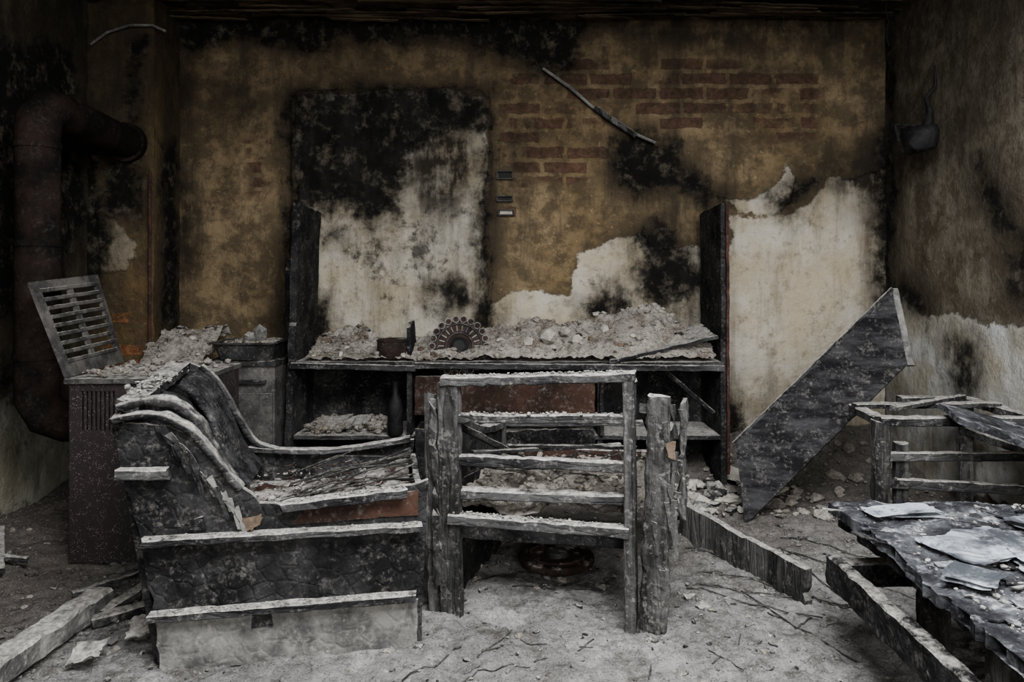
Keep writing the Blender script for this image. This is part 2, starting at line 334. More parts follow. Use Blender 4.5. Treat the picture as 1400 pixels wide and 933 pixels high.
bsoot=[bb(345,150,42,50,.7),bb(300,330,60,160,.35),bb(615,210,80,60,.97),bb(600,255,80,40,.8),bb(470,320,50,35,.6),bb(600,300,60,40,.4),bb(590,350,60,40,.25),bb(520,430,80,60,.25),bb(900,300,60,60,.5),bb(960,250,60,40,.5),bb(1205,250,30,200,.8),
 bb(250,250,20,300,.9),bb(1170,240,90,50,.93),bb(730,200,50,50,.25),bb(700,35,420,40,.85),bb(1100,40,180,30,.7),bb(600,560,500,70,.9),bb(648,400,22,60,.5),bb(385,420,30,80,.8),bb(930,420,60,60,.75),bb(1000,560,25,60,.5),bb(1110,590,70,50,.4),bb(1195,400,20,120,.45),bb(700,300,20,160,.35),bb(420,370,20,120,.6),bb(920,350,60,60,.6),bb(280,120,50,60,.4)]
def pext(x,y):
    return .032*sstep(-.008,.010,polysd(panel,x,y))-.02*sstep(-.01,.03,polysd(bw((842,192),(870,184),(924,206),(926,250),(870,268)),x,y))-.010*sstep(-.006,.006,polysd(bw((404,128),(667,128),(667,475),(404,475)),x,y))
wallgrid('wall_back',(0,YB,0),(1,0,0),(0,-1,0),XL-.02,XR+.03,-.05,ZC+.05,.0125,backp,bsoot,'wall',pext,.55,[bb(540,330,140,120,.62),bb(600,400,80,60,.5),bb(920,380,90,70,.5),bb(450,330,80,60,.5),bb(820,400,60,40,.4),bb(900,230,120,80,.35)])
# right wall (u = world y)
def rw(*pts):
    o=[]
    for x,y in pts: d=XR*1000/(x-700); o.append((d,H-(y-376)*d/1000))
    return o
rp={'white':[rw((1212,395),(1240,412),(1262,428),(1300,430),(1345,442),(1400,448),(1480,470),(1480,720),(1212,640)),rw((1285,440),(1310,445),(1315,470),(1290,470))],
 'char':[rw((1338,225),(1344,262),(1372,300),(1396,318),(1380,290),(1352,258)),rw((1308,475),(1326,478),(1328,515),(1312,520)),rw((1382,352),(1410,350),(1410,395),(1388,390)),rw((1204,60),(1222,80),(1221,430),(1214,430),(1212,60)),rw((1216,380),(1262,420),(1240,416))],
 'brick':[]}
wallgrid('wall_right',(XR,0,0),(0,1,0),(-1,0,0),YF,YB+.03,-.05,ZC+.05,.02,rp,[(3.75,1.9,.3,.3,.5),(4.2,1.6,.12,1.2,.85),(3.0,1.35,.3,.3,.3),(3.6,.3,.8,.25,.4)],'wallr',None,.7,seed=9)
def lw(*pts):
    o=[]
    for x,y in pts: d=-XL*1000/(700-x); o.append((d,H-(y-376)*d/1000))
    return o
lp={'white':[lw((-40,560),(40,530),(90,560),(100,640),(80,760),(-60,820))],'char':[lw((-60,60),(100,60),(118,300),(60,420),(-60,430)),lw((-10,500),(30,520),(20,545),(-20,540))],'brick':[]}
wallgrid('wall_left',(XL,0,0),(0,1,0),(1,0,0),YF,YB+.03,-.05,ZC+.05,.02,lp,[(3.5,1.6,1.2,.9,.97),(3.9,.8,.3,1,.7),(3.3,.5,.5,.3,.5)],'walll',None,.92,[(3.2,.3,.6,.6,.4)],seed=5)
# chimney breast in the corner
YC=3.95; XC=-1.93; sc_=YC/1000
def cw(*pts): return [((x-700)*sc_,H-(y-376)*sc_) for x,y in pts]
cp={'brick':[cw((160,355),(216,355),(216,500),(160,500)),cw((150,420),(220,400),(220,560),(150,560))],'white':[cw((135,290),(165,300),(185,330),(170,370),(140,370))],
 'char':[cw((110,170),(130,200),(150,330),(120,440),(100,440)),cw((180,60),(196,60),(190,150),(200,300),(190,300),(176,180)),cw((140,215),(185,215),(190,290),(150,290))]}
def cs(cx,cy,rx,ry,st): return ((cx-700)*sc_,H-(cy-376)*sc_,rx*sc_,ry*sc_,st)
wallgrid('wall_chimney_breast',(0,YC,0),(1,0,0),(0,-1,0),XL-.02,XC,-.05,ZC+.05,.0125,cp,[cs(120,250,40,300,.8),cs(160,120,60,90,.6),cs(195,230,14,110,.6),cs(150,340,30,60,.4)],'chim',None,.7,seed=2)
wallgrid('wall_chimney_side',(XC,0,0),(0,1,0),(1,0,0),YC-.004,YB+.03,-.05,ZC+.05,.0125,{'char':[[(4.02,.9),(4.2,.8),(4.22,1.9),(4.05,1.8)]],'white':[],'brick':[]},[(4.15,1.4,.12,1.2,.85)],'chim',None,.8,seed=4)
# front wall (behind the camera) with a real window opening
b=B('wall_front')
def bx(b,x0,x1,y0,y1,z0,z1,k):
    V=[(x,y,z) for z in (z0,z1) for y in (y0,y1) for x in (x0,x1)]
    b.add(V,[(0,2,3,1),(4,5,7,6),(0,1,5,4),(2,6,7,3),(0,4,6,2),(1,3,7,5)],k)
WX0,WX1,WZ0,WZ1=-.25,1.55,.85,2.15
bx(b,XL,WX0,YF-.3,YF,0,ZC,'greyb'); bx(b,WX1,XR,YF-.3,YF,0,ZC,'greyb'); bx(b,WX0,WX1,YF-.3,YF,0,WZ0,'greyb'); bx(b,WX0,WX1,YF-.3,YF,WZ1,ZC,'greyb'); b.done()
b=B('window_1')
for x in (WX0+.03,(WX0+WX1)/2,WX1-.03): b.beam((x,YF-.15,WZ0),(x,YF-.15,WZ1),.06,.05,'char')
for z in (WZ0+.03,WZ1-.03): b.beam((WX0,YF-.15,z),(WX1,YF-.15,z),.06,.06,'char')
b.done()
# floor
def fh(X,Y):
    X=np.asarray(X,float); Y=np.asarray(Y,float); Q=np.stack([X,Y,X*0],1)
    z=.012*fbm(Q,2.2,3,1)+.014*fbm(Q,9,4,2)+.007*fbm(Q,40,3,3)
    z=z+.16*sstep(3.75,4.25,Y)*sstep(.6,1.3,X)+.10*sstep(3.3,4.2,Y)*sstep(1.0,1.6,X)+.12*sstep(3.5,4.2,Y)*sstep(-1.3,-1.8,X)
    z=z+.05*np.exp(-((X+2.1)/.3)**2)+.06*np.exp(-((X-1.3)/.35)**2-((Y-3.1)/.35)**2)+.07*np.exp(-((X-.95)/.12)**2-((Y-3.55)/.25)**2)
    return z+.004
gx=np.linspace(XL,XR,360); gy=np.concatenate([np.linspace(YF,1.6,60),np.linspace(1.615,YB+.02,240)])
GX,GY=np.meshgrid(gx,gy); GZ=fh(GX.ravel(),GY.ravel()).reshape(GX.shape)
b=B('floor'); b.grid(np.stack([GX,GY,GZ],2),'ash'); b.done()
# ceiling, with an unseen opening added over the front for light from above
HX0,HX1,HY0,HY1=-.5,1.7,-.3,1.5
b=B('ceiling')
def cpatch(x0,x1,y0,y1):
    gx=np.linspace(x0,x1,max(4,int((x1-x0)/.025))); gy=np.linspace(y0,y1,max(4,int((y1-y0)/.025))); GX,GY=np.meshgrid(gx,gy)
    Q=np.stack([GX.ravel(),GY.ravel(),GX.ravel()*0],1)
    b.grid(np.stack([GX,GY,(ZC+.02+.02*fbm(Q,5,4,1)+.015*fbm(Q*np.array((.3,1,1)),25,3,2)).reshape(GX.shape)],2),'ceil')
cpatch(XL,XR,HY1,YB+.02); cpatch(XL,XR,YF,HY0); cpatch(XL,HX0,HY0,HY1); cpatch(HX1,XR,HY0,HY1)
for i in range(60):
    x=R.uniform(XL+.1,XR-.7); y=R.uniform(3.5,4.15); l=R.uniform(.3,1.3); a=R.uniform(-.12,.12)
    b.beam((x,y,ZC-R.uniform(0,.02)),(min(x+l,XR-.05),y+a*l*.5,ZC-R.uniform(0,.03)),.025,.008,'ceil',rag=.02)
b.done()
b=B('hanging_wire')
for (x,y,l) in ((1.48,4.0,.14),(-.5,4.1,.09),(2.0,3.9,.25),(.2,4.1,.07)):
    b.tube([(x+.01*math.sin(i*2.1+x),y,ZC-l*i/6) for i in range(7)],.003,'plastic',5)
b.done()
# ------------------------------------------------------------------ burnt armchair seen from its side
O=np.array((-.996,2.066,0)); e1=nrm((.736,.134,0)); e2=np.array((-e1[1],e1[0],0)); UZ=np.array((0,0,1.))
def A(u,v,z): return O+e1*u+e2*v+UZ*z
b=B('burnt_armchair')
near=[(0,.0),(.735,0),(.745,.30),(.755,.50),(.71,.49),(.60,.47),(.36,.445),(.27,.46),(.21,.515),(.15,.60),(.10,.65),(.03,.69),(-.06,.70),(-.10,.70),(-.115,.66),(-.10,.58),(-.06,.42),(-.02,.20)]
far=[(0,0),(.735,0),(.74,.49),(.70,.495),(.50,.47),(.33,.455),(.24,.465),(.16,.50),(.11,.58),(.06,.68),(.0,.765),(-.06,.80),(-.13,.79),(-.14,.72),(-.08,.42)]
b.prof(near,A(0,0,0),e1,UZ,e2*.022,'panel',.005,k2='charx')
b.prof(far,A(0,.60,0),e1,UZ,e2*.022,'panel',.005,k2='charx')
b.slab(A(.0,-.006,.0),A(.725,-.006,.0),A(.725,-.006,.15),A(-.01,-.006,.16),.008,'greyb',rag=.006)
b.beam(A(-.04,-.025,.375),A(.735,-.025,.372),.045,.020,'charx')
b.beam(A(-.02,-.022,.163),A(.72,-.022,.165),.04,.022,'charx')
b.beam(A(.34,-.02,.452),A(.69,-.02,.478),.05,.028,'charx')
b.beam(A(-.10,-.02,.568),A(.03,-.02,.562),.04,.03,'charx')
b.slab(A(.36,-.004,.395),A(.73,-.004,.40),A(.73,-.004,.475),A(.40,-.004,.445),.01,'brown')
b.slab(A(.08,-.006,.395),A(.13,-.006,.395),A(.12,-.006,.435),A(.09,-.006,.43),.01,'char')
b.slab(A(.25,-.010,.105),A(.31,-.010,.105),A(.31,-.010,.15),A(.25,-.010,.15),.008,'char',rag=.012)
b.beam(A(.14,.585,.485),A(.73,.585,.50),.035,.02,'charx',bend=(0,0,-.025))
b.slab(A(.12,.03,.36),A(.72,.03,.385),A(.72,.59,.385),A(.12,.59,.36),.03,'brown',jit=.008,warp=.03)
b.slab(A(.722,.02,.0),A(.722,.61,.0),A(.735,.61,.44),A(.735,.02,.46),.02,'panel')
b.slab(A(-.01,.02,.0),A(-.01,.60,.0),A(-.10,.60,.60),A(-.10,.02,.60),.02,'panel')
b.slab(A(-.105,.02,.60),A(-.11,.61,.60),A(-.15,.61,.775),A(-.13,.02,.715),.02,'panel')
b.slab(A(-.135,.05,.745),A(-.07,.05,.735),A(-.06,.60,.795),A(-.14,.60,.795),.03,'charx',jit=.006,rag=.01,warp=.01)
b.ribbon([A(-.03,.30,.77),A(.02,.30,.735),A(.06,.30,.67),A(.09,.30,.59),A(.13,.30,.50),A(.19,.30,.43)],e2*.29,.02,'board',.006,8)
b.ribbon([A(-.05,.13,.75),A(.01,.13,.725),A(.05,.13,.67),A(.09,.13,.59),A(.13,.13,.50),A(.19,.13,.43)],e2*.10,.02,'board',.006,4)
b.ribbon([A(-.12,-.012,.705),A(-.06,-.012,.722),A(.02,-.012,.712),A(.085,-.012,.675),A(.135,-.012,.61),A(.18,-.012,.55),A(.22,-.012,.50)],e2*.05,.018,'charx',.008)
b.ribbon([A(-.13,.05,.735),A(-.05,.05,.755),A(.02,.05,.74),A(.08,.05,.69),A(.12,.05,.62),A(.16,.05,.54),A(.20,.05,.48)],e2*.05,.025,'panel',.008)
b.ribbon([A(-.02,.57,.79),A(.03,.57,.74),A(.08,.57,.66),A(.12,.57,.58),A(.17,.57,.51),A(.26,.57,.47)],e2*.03,.018,'charx',.004)
for k in range(12):
    p=A(.0+.018*k,-.015-.004*(k%3),.69-.021*k); q=p+e1*R.uniform(.03,.07)+UZ*R.uniform(-.10,-.04)+e2*R.uniform(-.02,0)
    b.slab(p,p+e1*.018+UZ*.01,q+e1*.010,q,.004,R.choice(['charz','panel','greyb']),rag=.012,seg=.012)
b.slab(A(.20,-.02,.43),A(.29,-.02,.44),A(.28,-.02,.40),A(.23,-.03,.375),.006,'chipb',rag=.04,seg=.01)
for k in range(9):
    u=.30+.05*k; v=R.uniform(.1,.5); 
    b.tube([A(u+.02*math.cos(i*.9),v+.02*math.sin(i*.9),.40+.003*i) for i in range(22)],.0022,'rust',5)
for k in range(14):
    u=R.uniform(.3,.45); v=R.uniform(.1,.55)
    b.tube([A(u,v,.42),A(u+.15,v+R.uniform(-.08,.04),.44+R.uniform(0,.05)),A(.72,v+R.uniform(-.1,.04),.45+R.uniform(0,.07))],.003,'stick',5)
pos=[A(R.uniform(.15,.70),R.uniform(.05,.58),.385+R.uniform(0,.02)) for _ in range(260)]
b.rocks(pos,[.003+.012*R.random()**2 for _ in pos],'greyb')
pos=[A(R.uniform(-.13,-.06),R.uniform(.06,.58),.765+R.uniform(0,.025)) for _ in range(140)]; b.rocks(pos,[R.uniform(.003,.011) for _ in pos],'greyb')
for (u0,u1,z,z2,v) in ((-.03,.73,.387,.384,-.028),(-.01,.71,.176,.178,-.026),(.35,.68,.468,.494,-.022)):
    pos=[A(u0+(u1-u0)*q,v+R.uniform(-.012,.012),z+(z2-z)*q) for q in [R.random() for _ in range(150)]]; b.rocks(pos,[.0015+.006*R.random()**2 for _ in pos],'greyb')
b.done()
# ------------------------------------------------------------------ ladder-backed armchair frame
b=B('wooden_armchair')
f0=np.array((-.225,2.38,0)); f1=np.array((.385,2.30,0)); ex=nrm(f1-f0); ey=nrm((.20,.68,0))
def C(u,v,z): return f0+ex*u+ey*v+UZ*z
b.beam(C(.03,0,0),C(.02,0,.775),.07,.045,'charz',up=ey,jit=.004)
b.beam(C(-.03,.03,0),C(-.055,.04,.72),.05,.05,'charz',up=ey,jit=.007,taper=.8)
b.beam(C(-.01,-.01,.1),C(-.03,-.01,.70),.03,.02,'charz',up=ey,jit=.010,taper=.6,rag=.04)
b.beam(C(.605,0,0),C(.60,0,.80),.035,.06,'charz',up=ey,jit=.003)
b.beam(C(.675,-.005,0),C(.695,.0,.74),.085,.07,'charz',up=ey,jit=.008,seg=.016,taper=.85)
b.beam(C(.0,0,.775),C(.62,0,.80),.06,.03,'charx',jit=.004)
b.beam(C(.04,.0,.655),C(.59,0,.665),.03,.028,'charx')
b.beam(C(.04,.0,.52),C(.59,0,.515),.03,.034,'charx',jit=.004)
b.beam(C(.04,.02,.41),C(.59,.02,.405),.05,.030,'charx',jit=.006)
b.beam(C(.02,-.015,.335),C(.60,-.015,.315),.04,.034,'charx')
b.beam(C(.02,.12,.26),C(.60,.12,.25),.03,.07,'char')
b.slab(C(-.02,.02,0),C(-.02,.68,0),C(-.02,.68,.50),C(-.02,.02,.62),.025,'char',jit=.006)
b.beam(C(-.02,.0,.70),C(-.02,.70,.50),.05,.03,'charx',bend=(0,0,-.05))
b.beam(C(.66,.0,.70),C(.66,.70,.50),.06,.03,'charx',bend=(0,0,-.05))
b.beam(C(.66,.70,0),C(.66,.70,.52),.05,.05,'charz'); b.beam(C(-.02,.70,0),C(-.02,.70,.52),.05,.05,'charz')
b.beam(C(.66,.0,.30),C(.66,.70,.30),.03,.08,'char'); b.beam(C(-.02,.70,.36),C(.66,.70,.36),.03,.09,'brown')
b.beam(C(-.02,.70,.50),C(.66,.70,.52),.04,.02,'charx')
b.beam(C(.03,.03,.63),C(.22,.35,.42),.03,.02,'charx'); b.beam(C(.06,.1,.52),C(.5,.5,.47),.02,.012,'charx'); b.beam(C(.1,.3,.5),C(.6,.2,.53),.02,.012,'char')
gxx=np.linspace(0,.62,60); gyy=np.linspace(.03,.68,50); G=[]
for v in gyy:
    for u in gxx: G.append(C(u,v,0))
G=np.array(G); G[:,2]=.365+.035*fbm(G,6,4,3)+.018*fbm(G,25,3,4)
b.grid(G.reshape(50,60,3),'heap')
pos=[C(R.uniform(.02,.6),R.uniform(.05,.66),.375+R.uniform(-.01,.03)) for _ in range(420)]
b.rocks(pos,[.004+.018*R.random()**3 for _ in pos],'heap')
for k in range(12):
    u=R.uniform(0,.45); b.tube([C(u,R.uniform(.1,.6),.42),C(u+.08,R.uniform(.1,.6),.46),C(u+.18,R.uniform(.1,.6),.41)],.003,'stick',5)
for k in range(16):
    z=R.uniform(.2,.74); x=R.uniform(.65,.75); p=C(x,-.042,z); q=p+ex*R.uniform(-.01,.02)-UZ*R.uniform(.05,.13)
    b.slab(p,p+ex*.018,q+ex*.014,q,.004,'charz',rag=.008)
b.slab(C(.715,-.045,.55),C(.745,-.04,.55),C(.745,-.04,.61),C(.715,-.05,.61),.008,'chipb',rag=.014,seg=.01)
b.beam(C(.76,.04,.36),C(.77,.04,.72),.02,.05,'charz',up=ey,jit=.012)
for (z,z2) in ((.793,.818),(.672,.681),(.355,.335)):
    pos=[C(.03+.56*q,R.uniform(-.02,.02) if z>.5 else R.uniform(-.03,0),z+(z2-z)*q) for q in [R.random() for _ in range(130)]]; b.rocks(pos,[.0015+.006*R.random()**2 for _ in pos],'greyb')
b.done()
# ------------------------------------------------------------------ stove with opened louvred lid
b=B('heating_stove')
x0,x1,y0,y1,zt=-1.69,-1.22,2.80,3.25,.715
bx(b,x0+.01,x1-.01,y0+.03,y1,.03,zt-.01,'iron')
sx0,sx1,sz0,sz1=-1.650,-1.515,.525,.675
def pan(xa,xb,za,zb): b.slab((xa,y0,za),(xb,y0,za),(xb,y0,zb),(xa,y0,zb),.012,'enamel',jit=.0006,rag=0)
pan(x0,x1,.02,sz0); pan(x0,x1,sz1,zt-.01); pan(x0,sx0,sz0,sz1); pan(sx1,x1,sz0,sz1)
for i in range(9):
    x=sx0+(sx1-sx0)*i/8; b.beam((x,y0,sz0-.005),(x,y0,sz1+.005),.009,.01,'enamel',jit=0,rag=0)
b.slab((x0,y0,.02),(x0,y1,.02),(x0,y1,zt-.01),(x0,y0,zt-.01),.012,'enamel',jit=.001,rag=0)
b.slab((x1,y0,.02),(x1,y1,.02),(x1,y1,zt-.01),(x1,y0,zt-.01),.012,'enamel',jit=.001,rag=0)
b.slab((x0-.015,y0-.02,zt),(x1+.01,y0-.02,zt),(x1+.01,y1+.03,zt),(x0-.015,y1+.03,zt),.018,'metalg',jit=.002,rag=.002)
L0=np.array((-1.70,2.79,.725)); L1=np.array((-1.755,3.30,.725)); T0=np.array((-1.845,2.79,1.09)); T1=np.array((-1.875,3.30,1.12))
def LP(p,q): return (L0*(1-p)+L1*p)*(1-q)+(T0*(1-p)+T1*p)*q
def lpan(p0,p1,q0,q1,k='metalg',th=.012): b.slab(LP(p0,q0),LP(p1,q0),LP(p1,q1),LP(p0,q1),th,k,jit=.001,rag=.001)
lpan(0,1,0,.16); lpan(0,1,.90,1); lpan(0,.10,.16,.9); lpan(.92,1,.16,.9); lpan(.48,.54,.16,.9)
for i in range(9):
    q=.16+.74*i/8; b.beam(LP(.08,q),LP(.94,q),.016,.022,'metalg',up=(1,0,.3),jit=.001)
pos=[(R.uniform(-1.68,-1.25),R.uniform(2.82,3.24),.73+R.uniform(0,.012)) for _ in range(260)]
b.rocks(pos,[.004+.016*R.random()**2 for _ in pos],'heap'); b.done()
b=B('stove_pipe')
px,py=-1.985,3.06
path=[(-1.80,3.12,.50),(-1.88,3.09,.50),(-1.95,3.07,.53),(px,py,.60),(px,py,.75)]+[(px,py,.75+.1*i) for i in range(1,10)]+[(px,py,1.70),(px,py+.01,1.77),(px,py+.05,1.82),(px-.003,py+.12,1.83),(px-.03,3.5,1.83),(px-.07,3.8,1.83),(px-.08,3.94,1.83)]
b.tube(path,.085,'pipe',24)
for z in (.78,1.25,1.66): b.tube([(px,py,z-.012),(px,py,z+.012)],.090,'pipe',24)
b.tube([(px-.083,3.90,1.83),(px-.086,3.94,1.83)],.105,'pipe',24)
b.done()
# ------------------------------------------------------------------ kitchen dresser carcass with heap of plaster
b=B('kitchen_dresser')
xl,xr,yf,yb,zc=-1.13,1.09,3.76,4.15,.66
b.slab((xl-.03,yf,0),(xl-.03,yb,0),(xl+.03,yb,1.48),(xl+.02,yf,1.49),.035,'char',jit=.004,rag=.012)
b.slab((xr,yf,0),(xr,yb,0),(xr-.01,yb,1.47),(xr,yf,1.49),.03,'char',jit=.003,rag=.008)
b.beam((xr+.02,yf-.01,.1),(xr+.012,yf-.01,1.5),.014,.02,'redw',up=(0,1,0))
b.slab((xl,yf,zc),(xr,yf,zc),(xr,yb,zc),(xl,yb,zc),.025,'charx',jit=.004,rag=.004)
b.slab((xl,yb,.0),(xr,yb,.0),(xr,yb,zc),(xl,yb,zc),.015,'char')
for x in (-.53,.455): b.slab((x,yf+.01,.0),(x,yb,.0),(x,yb,zc),(x,yf+.01,zc),.025,'char')
b.slab((-.53,yf+.02,zc),(-.53,yb-.1,zc),(-.55,yb-.1,.88),(-.54,yf+.03,.86),.02,'char',rag=.02)
b.slab((xl,yf+.01,.28),(xr,yf+.01,.28),(xr,yb,.28),(xl,yb,.28),.02,'charx')
b.slab((-.50,yf,.40),(.43,yf,.40),(.43,yf,.60),(-.50,yf,.60),.02,'brown',jit=.003,rag=.008)
b.slab((-.50,yf-.005,.06),(.43,yf-.005,.06),(.43,yf-.005,.33),(-.50,yf-.005,.33),.02,'panel')
b.beam((xl,yf-.01,.655),(-.5,yf-.01,.64),.02,.03,'charx'); b.beam((-.5,yf-.01,.655),(xr,yf-.01,.64),.02,.03,'charx')
b.slab((.50,yf-.01,.67),(1.06,yf-.01,.80),(1.06,yf+.32,.84),(.50,yf+.32,.70),.016,'charx',rag=.015)
b.beam((.80,yf+.1,.62),(1.05,yf+.05,.40),.03,.02,'char'); b.beam((.46,yf,.30),(.46,yf,.64),.02,.04,'char')
pos=[(R.uniform(-1.07,-.66),R.uniform(3.8,4.1),.297+R.uniform(0,.035)) for _ in range(180)]; b.rocks(pos,[R.uniform(.01,.03) for _ in pos],'heap')
for k in range(6):
    x=R.uniform(-1.05,-.82); y=R.uniform(3.8,3.95); b.slab((x,y,.31),(x+.15,y,.33),(x+.16,y+.12,.35),(x,y+.12,.33),.008,'greyb',rag=.01)
def heap(b,x0,x1,y0,y1,zf,nx,ny,nr,smin,smax,k='heap',k2=None):
    X,Y=np.meshgrid(np.linspace(x0,x1,nx),np.linspace(y0,y1,ny)); Z=zf(X.ravel(),Y.ravel()).reshape(X.shape)
    b.grid(np.stack([X,Y,Z],2),k)
    px=RN.uniform(x0,x1,nr); pyy=RN.uniform(y0,y1,nr); pz=zf(px,pyy)
    b.rocks(np.stack([px,pyy,pz+.002],1),smin+(smax-smin)*RN.rand(nr)**5,k); 
    if k2:
        for kk,dz,dv in ((k2,.006,24),('chipb',.004,24),('char',.004,40)):
            m=nr//dv; px=RN.uniform(x0,x1,m); pyy=RN.uniform(y0,y1,m); b.rocks(np.stack([px,pyy,zf(px,pyy)+dz],1),smin+(smax-smin)*RN.rand(m)**2,kk)
def zcount(X,Y):
    Q=np.stack([X,Y,X*0],1); e=np.clip(np.minimum(Y-yf+.005,.3)/.3,0,1)**.7
    prof=.06+.09*np.exp(-((X-.15)/.45)**2)+.15*np.exp(-((X-.75)/.27)**2)+.11*np.exp(-((X+.95)/.15)**2)*sstep(3.9,4.15,Y)
    return .676+(prof*e+.008)*(1+.45*fbm(Q,5,4,2))+.012*fbm(Q,22,3,5)+.006*fbm(Q,60,2,5)
heap(b,xl+.06,xr-.04,yf,4.14,zcount,330,64,1300,.003,.030,'heap','bone')
for (x,y,z,r) in ((.19,3.85,.80,.045),(.28,3.88,.82,.04),(.34,3.84,.78,.035),(.08,3.83,.77,.03),(.5,3.95,.83,.03)):
    b.rocks([(x,y,z)],[r],'bone',1.2)
b.done()
# decorative filigree plate
b=B('filigree_plate',); c=np.array((-.277,3.84,.745)); ux=np.array((1.,0,0)); uz=nrm((0,.25,1)); un=nrm((0,-1,.25))
def D(a,r,o=0): return c+ux*r*math.cos(a)+uz*r*math.sin(a)+un*o
b.tube([D(0,0,-.004),D(0,0,.0)],.138,'rust',36)
for r in (.118,.07,.035): b.tube([D(i*math.pi/24,r,.003) for i in range(49)],.0045,'iron',6,False)
for i in range(22):
    a=2*math.pi*i/22; cc=D(a,.143,.004)
    b.tube([cc+ux*.017*math.cos(t*.785)+uz*.017*math.sin(t*.785) for t in range(9)],.0034,'greyb',5,False)
    b.tube([cc-un*.004,cc+un*.002],.016,'rust',10)
    b.tube([D(a,.08,.003),D(a,.110,.003)],.0040,'greyb',5)
b.tube([D(0,0,.002),D(0,0,.02)],[.05,.03],'plastic',16)
b.done()
b=B('tin_can')
b.tube([(-.625,3.84,.685),(-.625,3.84,.69),(-.625,3.84,.78),(-.625,3.84,.785)],[.078,.082,.082,.076],'rust',28)
for z in (.70,.772): b.tube([(-.625,3.84,z),(-.625,3.84,z+.008)],.085,'rust',28)
b.done()
b=B('glass_bottle')
b.tube([(-.605,3.79,z) for z in (.292,.30,.42,.47,.50,.56,.565)],[.036,.04,.04,.033,.015,.014,.017],'plastic',18); b.done()
# ------------------------------------------------------------------ small cooker to the left of the dresser with roasting tin
b=B('small_cooker')
bx(b,-1.55,-1.20,3.70,4.06,.0,.665,'metalg')
b.slab((-1.57,3.68,.67),(-1.19,3.68,.67),(-1.19,4.07,.67),(-1.57,4.07,.67),.02,'iron',jit=.002,rag=.002)
b.slab((-1.54,3.692,.12),(-1.21,3.692,.12),(-1.21,3.692,.52),(-1.54,3.692,.52),.012,'metalg',jit=.001,rag=0)
b.beam((-1.50,3.68,.58),(-1.24,3.68,.58),.02,.02,'iron'); b.done()
b=B('roasting_tin')
def rr_(x0,x1,y0,y1,r,z):
    P=[]
    for (cx,cy,a0) in ((x1-r,y1-r,0),(x0+r,y1-r,90),(x0+r,y0+r,180),(x1-r,y0+r,270)):
        for k in range(6): a=math.radians(a0+k*18); P.append((cx+r*math.cos(a),cy+r*math.sin(a),z))
    return P
rings=[rr_(-1.50,-1.23,3.72,4.0,.05,.685),rr_(-1.53,-1.21,3.70,4.02,.05,.765),rr_(-1.545,-1.20,3.685,4.035,.055,.768),rr_(-1.545,-1.20,3.685,4.035,.055,.775),rr_(-1.52,-1.22,3.71,4.01,.05,.775),rr_(-1.50,-1.23,3.73,4.0,.05,.70)]
V=np.array(sum(rings,[])); n=24; F=[[a*n+i,a*n+(i+1)%n,(a+1)*n+(i+1)%n,(a+1)*n+i] for a in range(5) for i in range(n)]; F+=[list(range(n)),list(range(5*n,6*n))]
b.add(V,F,'iron'); 
pos=[(R.uniform(-1.49,-1.24),R.uniform(3.74,3.98),.755+R.uniform(-.01,.02)) for _ in range(160)]; b.rocks(pos,[R.uniform(.006,.022) for _ in pos],'heap')
b.rocks([(-1.37,3.85,.79),(-1.33,3.85,.81)],[.05,.04],'greyb',1.2); b.done()
def zl(X,Y):
    Q=np.stack([X,Y,X*0],1); return .60+.22*sstep(3.5,4.1,Y)*(1+.3*fbm(Q,5,3,1))+.02*fbm(Q,20,3,2)-.55*sstep(3.75,3.5,Y)
b=B('collapsed_plaster_heap'); heap(b,-1.90,-1.59,3.55,4.16,zl,50,60,500,.004,.03,'heap','bone'); b.done()
b=B('charred_post'); b.beam((-1.24,4.11,.0),(-1.25,4.13,1.21),.05,.05,'char',jit=.010); b.done()
# ------------------------------------------------------------------ leaning table-top
b=B('leaning_tabletop')
b.slab((1.01,3.17,.03),(1.77,3.28,.715),(1.79,3.44,1.045),(1.02,3.34,.345),.024,'board',jit=.004,rag=.005)
b.beam((1.785,3.275,.715),(1.80,3.445,1.05),.024,.03,'greyb',up=(1,0,.8),jit=.003); b.beam((1.015,3.335,.352),(1.785,3.437,1.052),.010,.020,'charx',jit=.003); b.done()
# ------------------------------------------------------------------ small table frame at right
b=B('wooden_table_frame')
X0,X1,Y0,Y1,Z=1.45,2.08,2.88,3.36,.545
for (x,y) in ((X0,Y0),(X1,Y0),(X1,Y1)): b.beam((x,y,0),(x,y,Z),.06,.05,'charz',jit=.004)
b.beam((X0+.09,Y0+.02,0),(X0+.09,Y0+.02,Z-.09),.05,.04,'charz')
for (p,q) in (((X0,Y0),(X1,Y0)),((X1-.3,Y1),(X1,Y1)),((X0,Y0),(X0+.03,Y1-.2)),((X1,Y0),(X1,Y1))):
    b.beam((*p,Z),(*q,Z),.05,.035,'charx'); 
for (p,q) in (((X0,Y0),(X1,Y0)),((X1,Y0),(X1,Y1))): b.beam((*p,Z-.14),(*q,Z-.14),.03,.035,'charx')
b.beam((X0+.05,Y0,.30),(X1,Y0,.27),.03,.04,'charx'); b.beam((X0,3.1,Z+.02),(X1,3.13,Z+.02),.05,.02,'charx')
b.beam((X0+.1,Y0+.1,Z+.03),(X1-.1,Y1-.15,Z+.04),.03,.02,'charx')
# burnt plank fallen across the frame
b.slab((1.62,2.66,.590),(2.02,2.50,.44),(2.10,2.78,.50),(1.70,2.92,.60),.02,'table',jit=.004,rag=.01)
b.done()
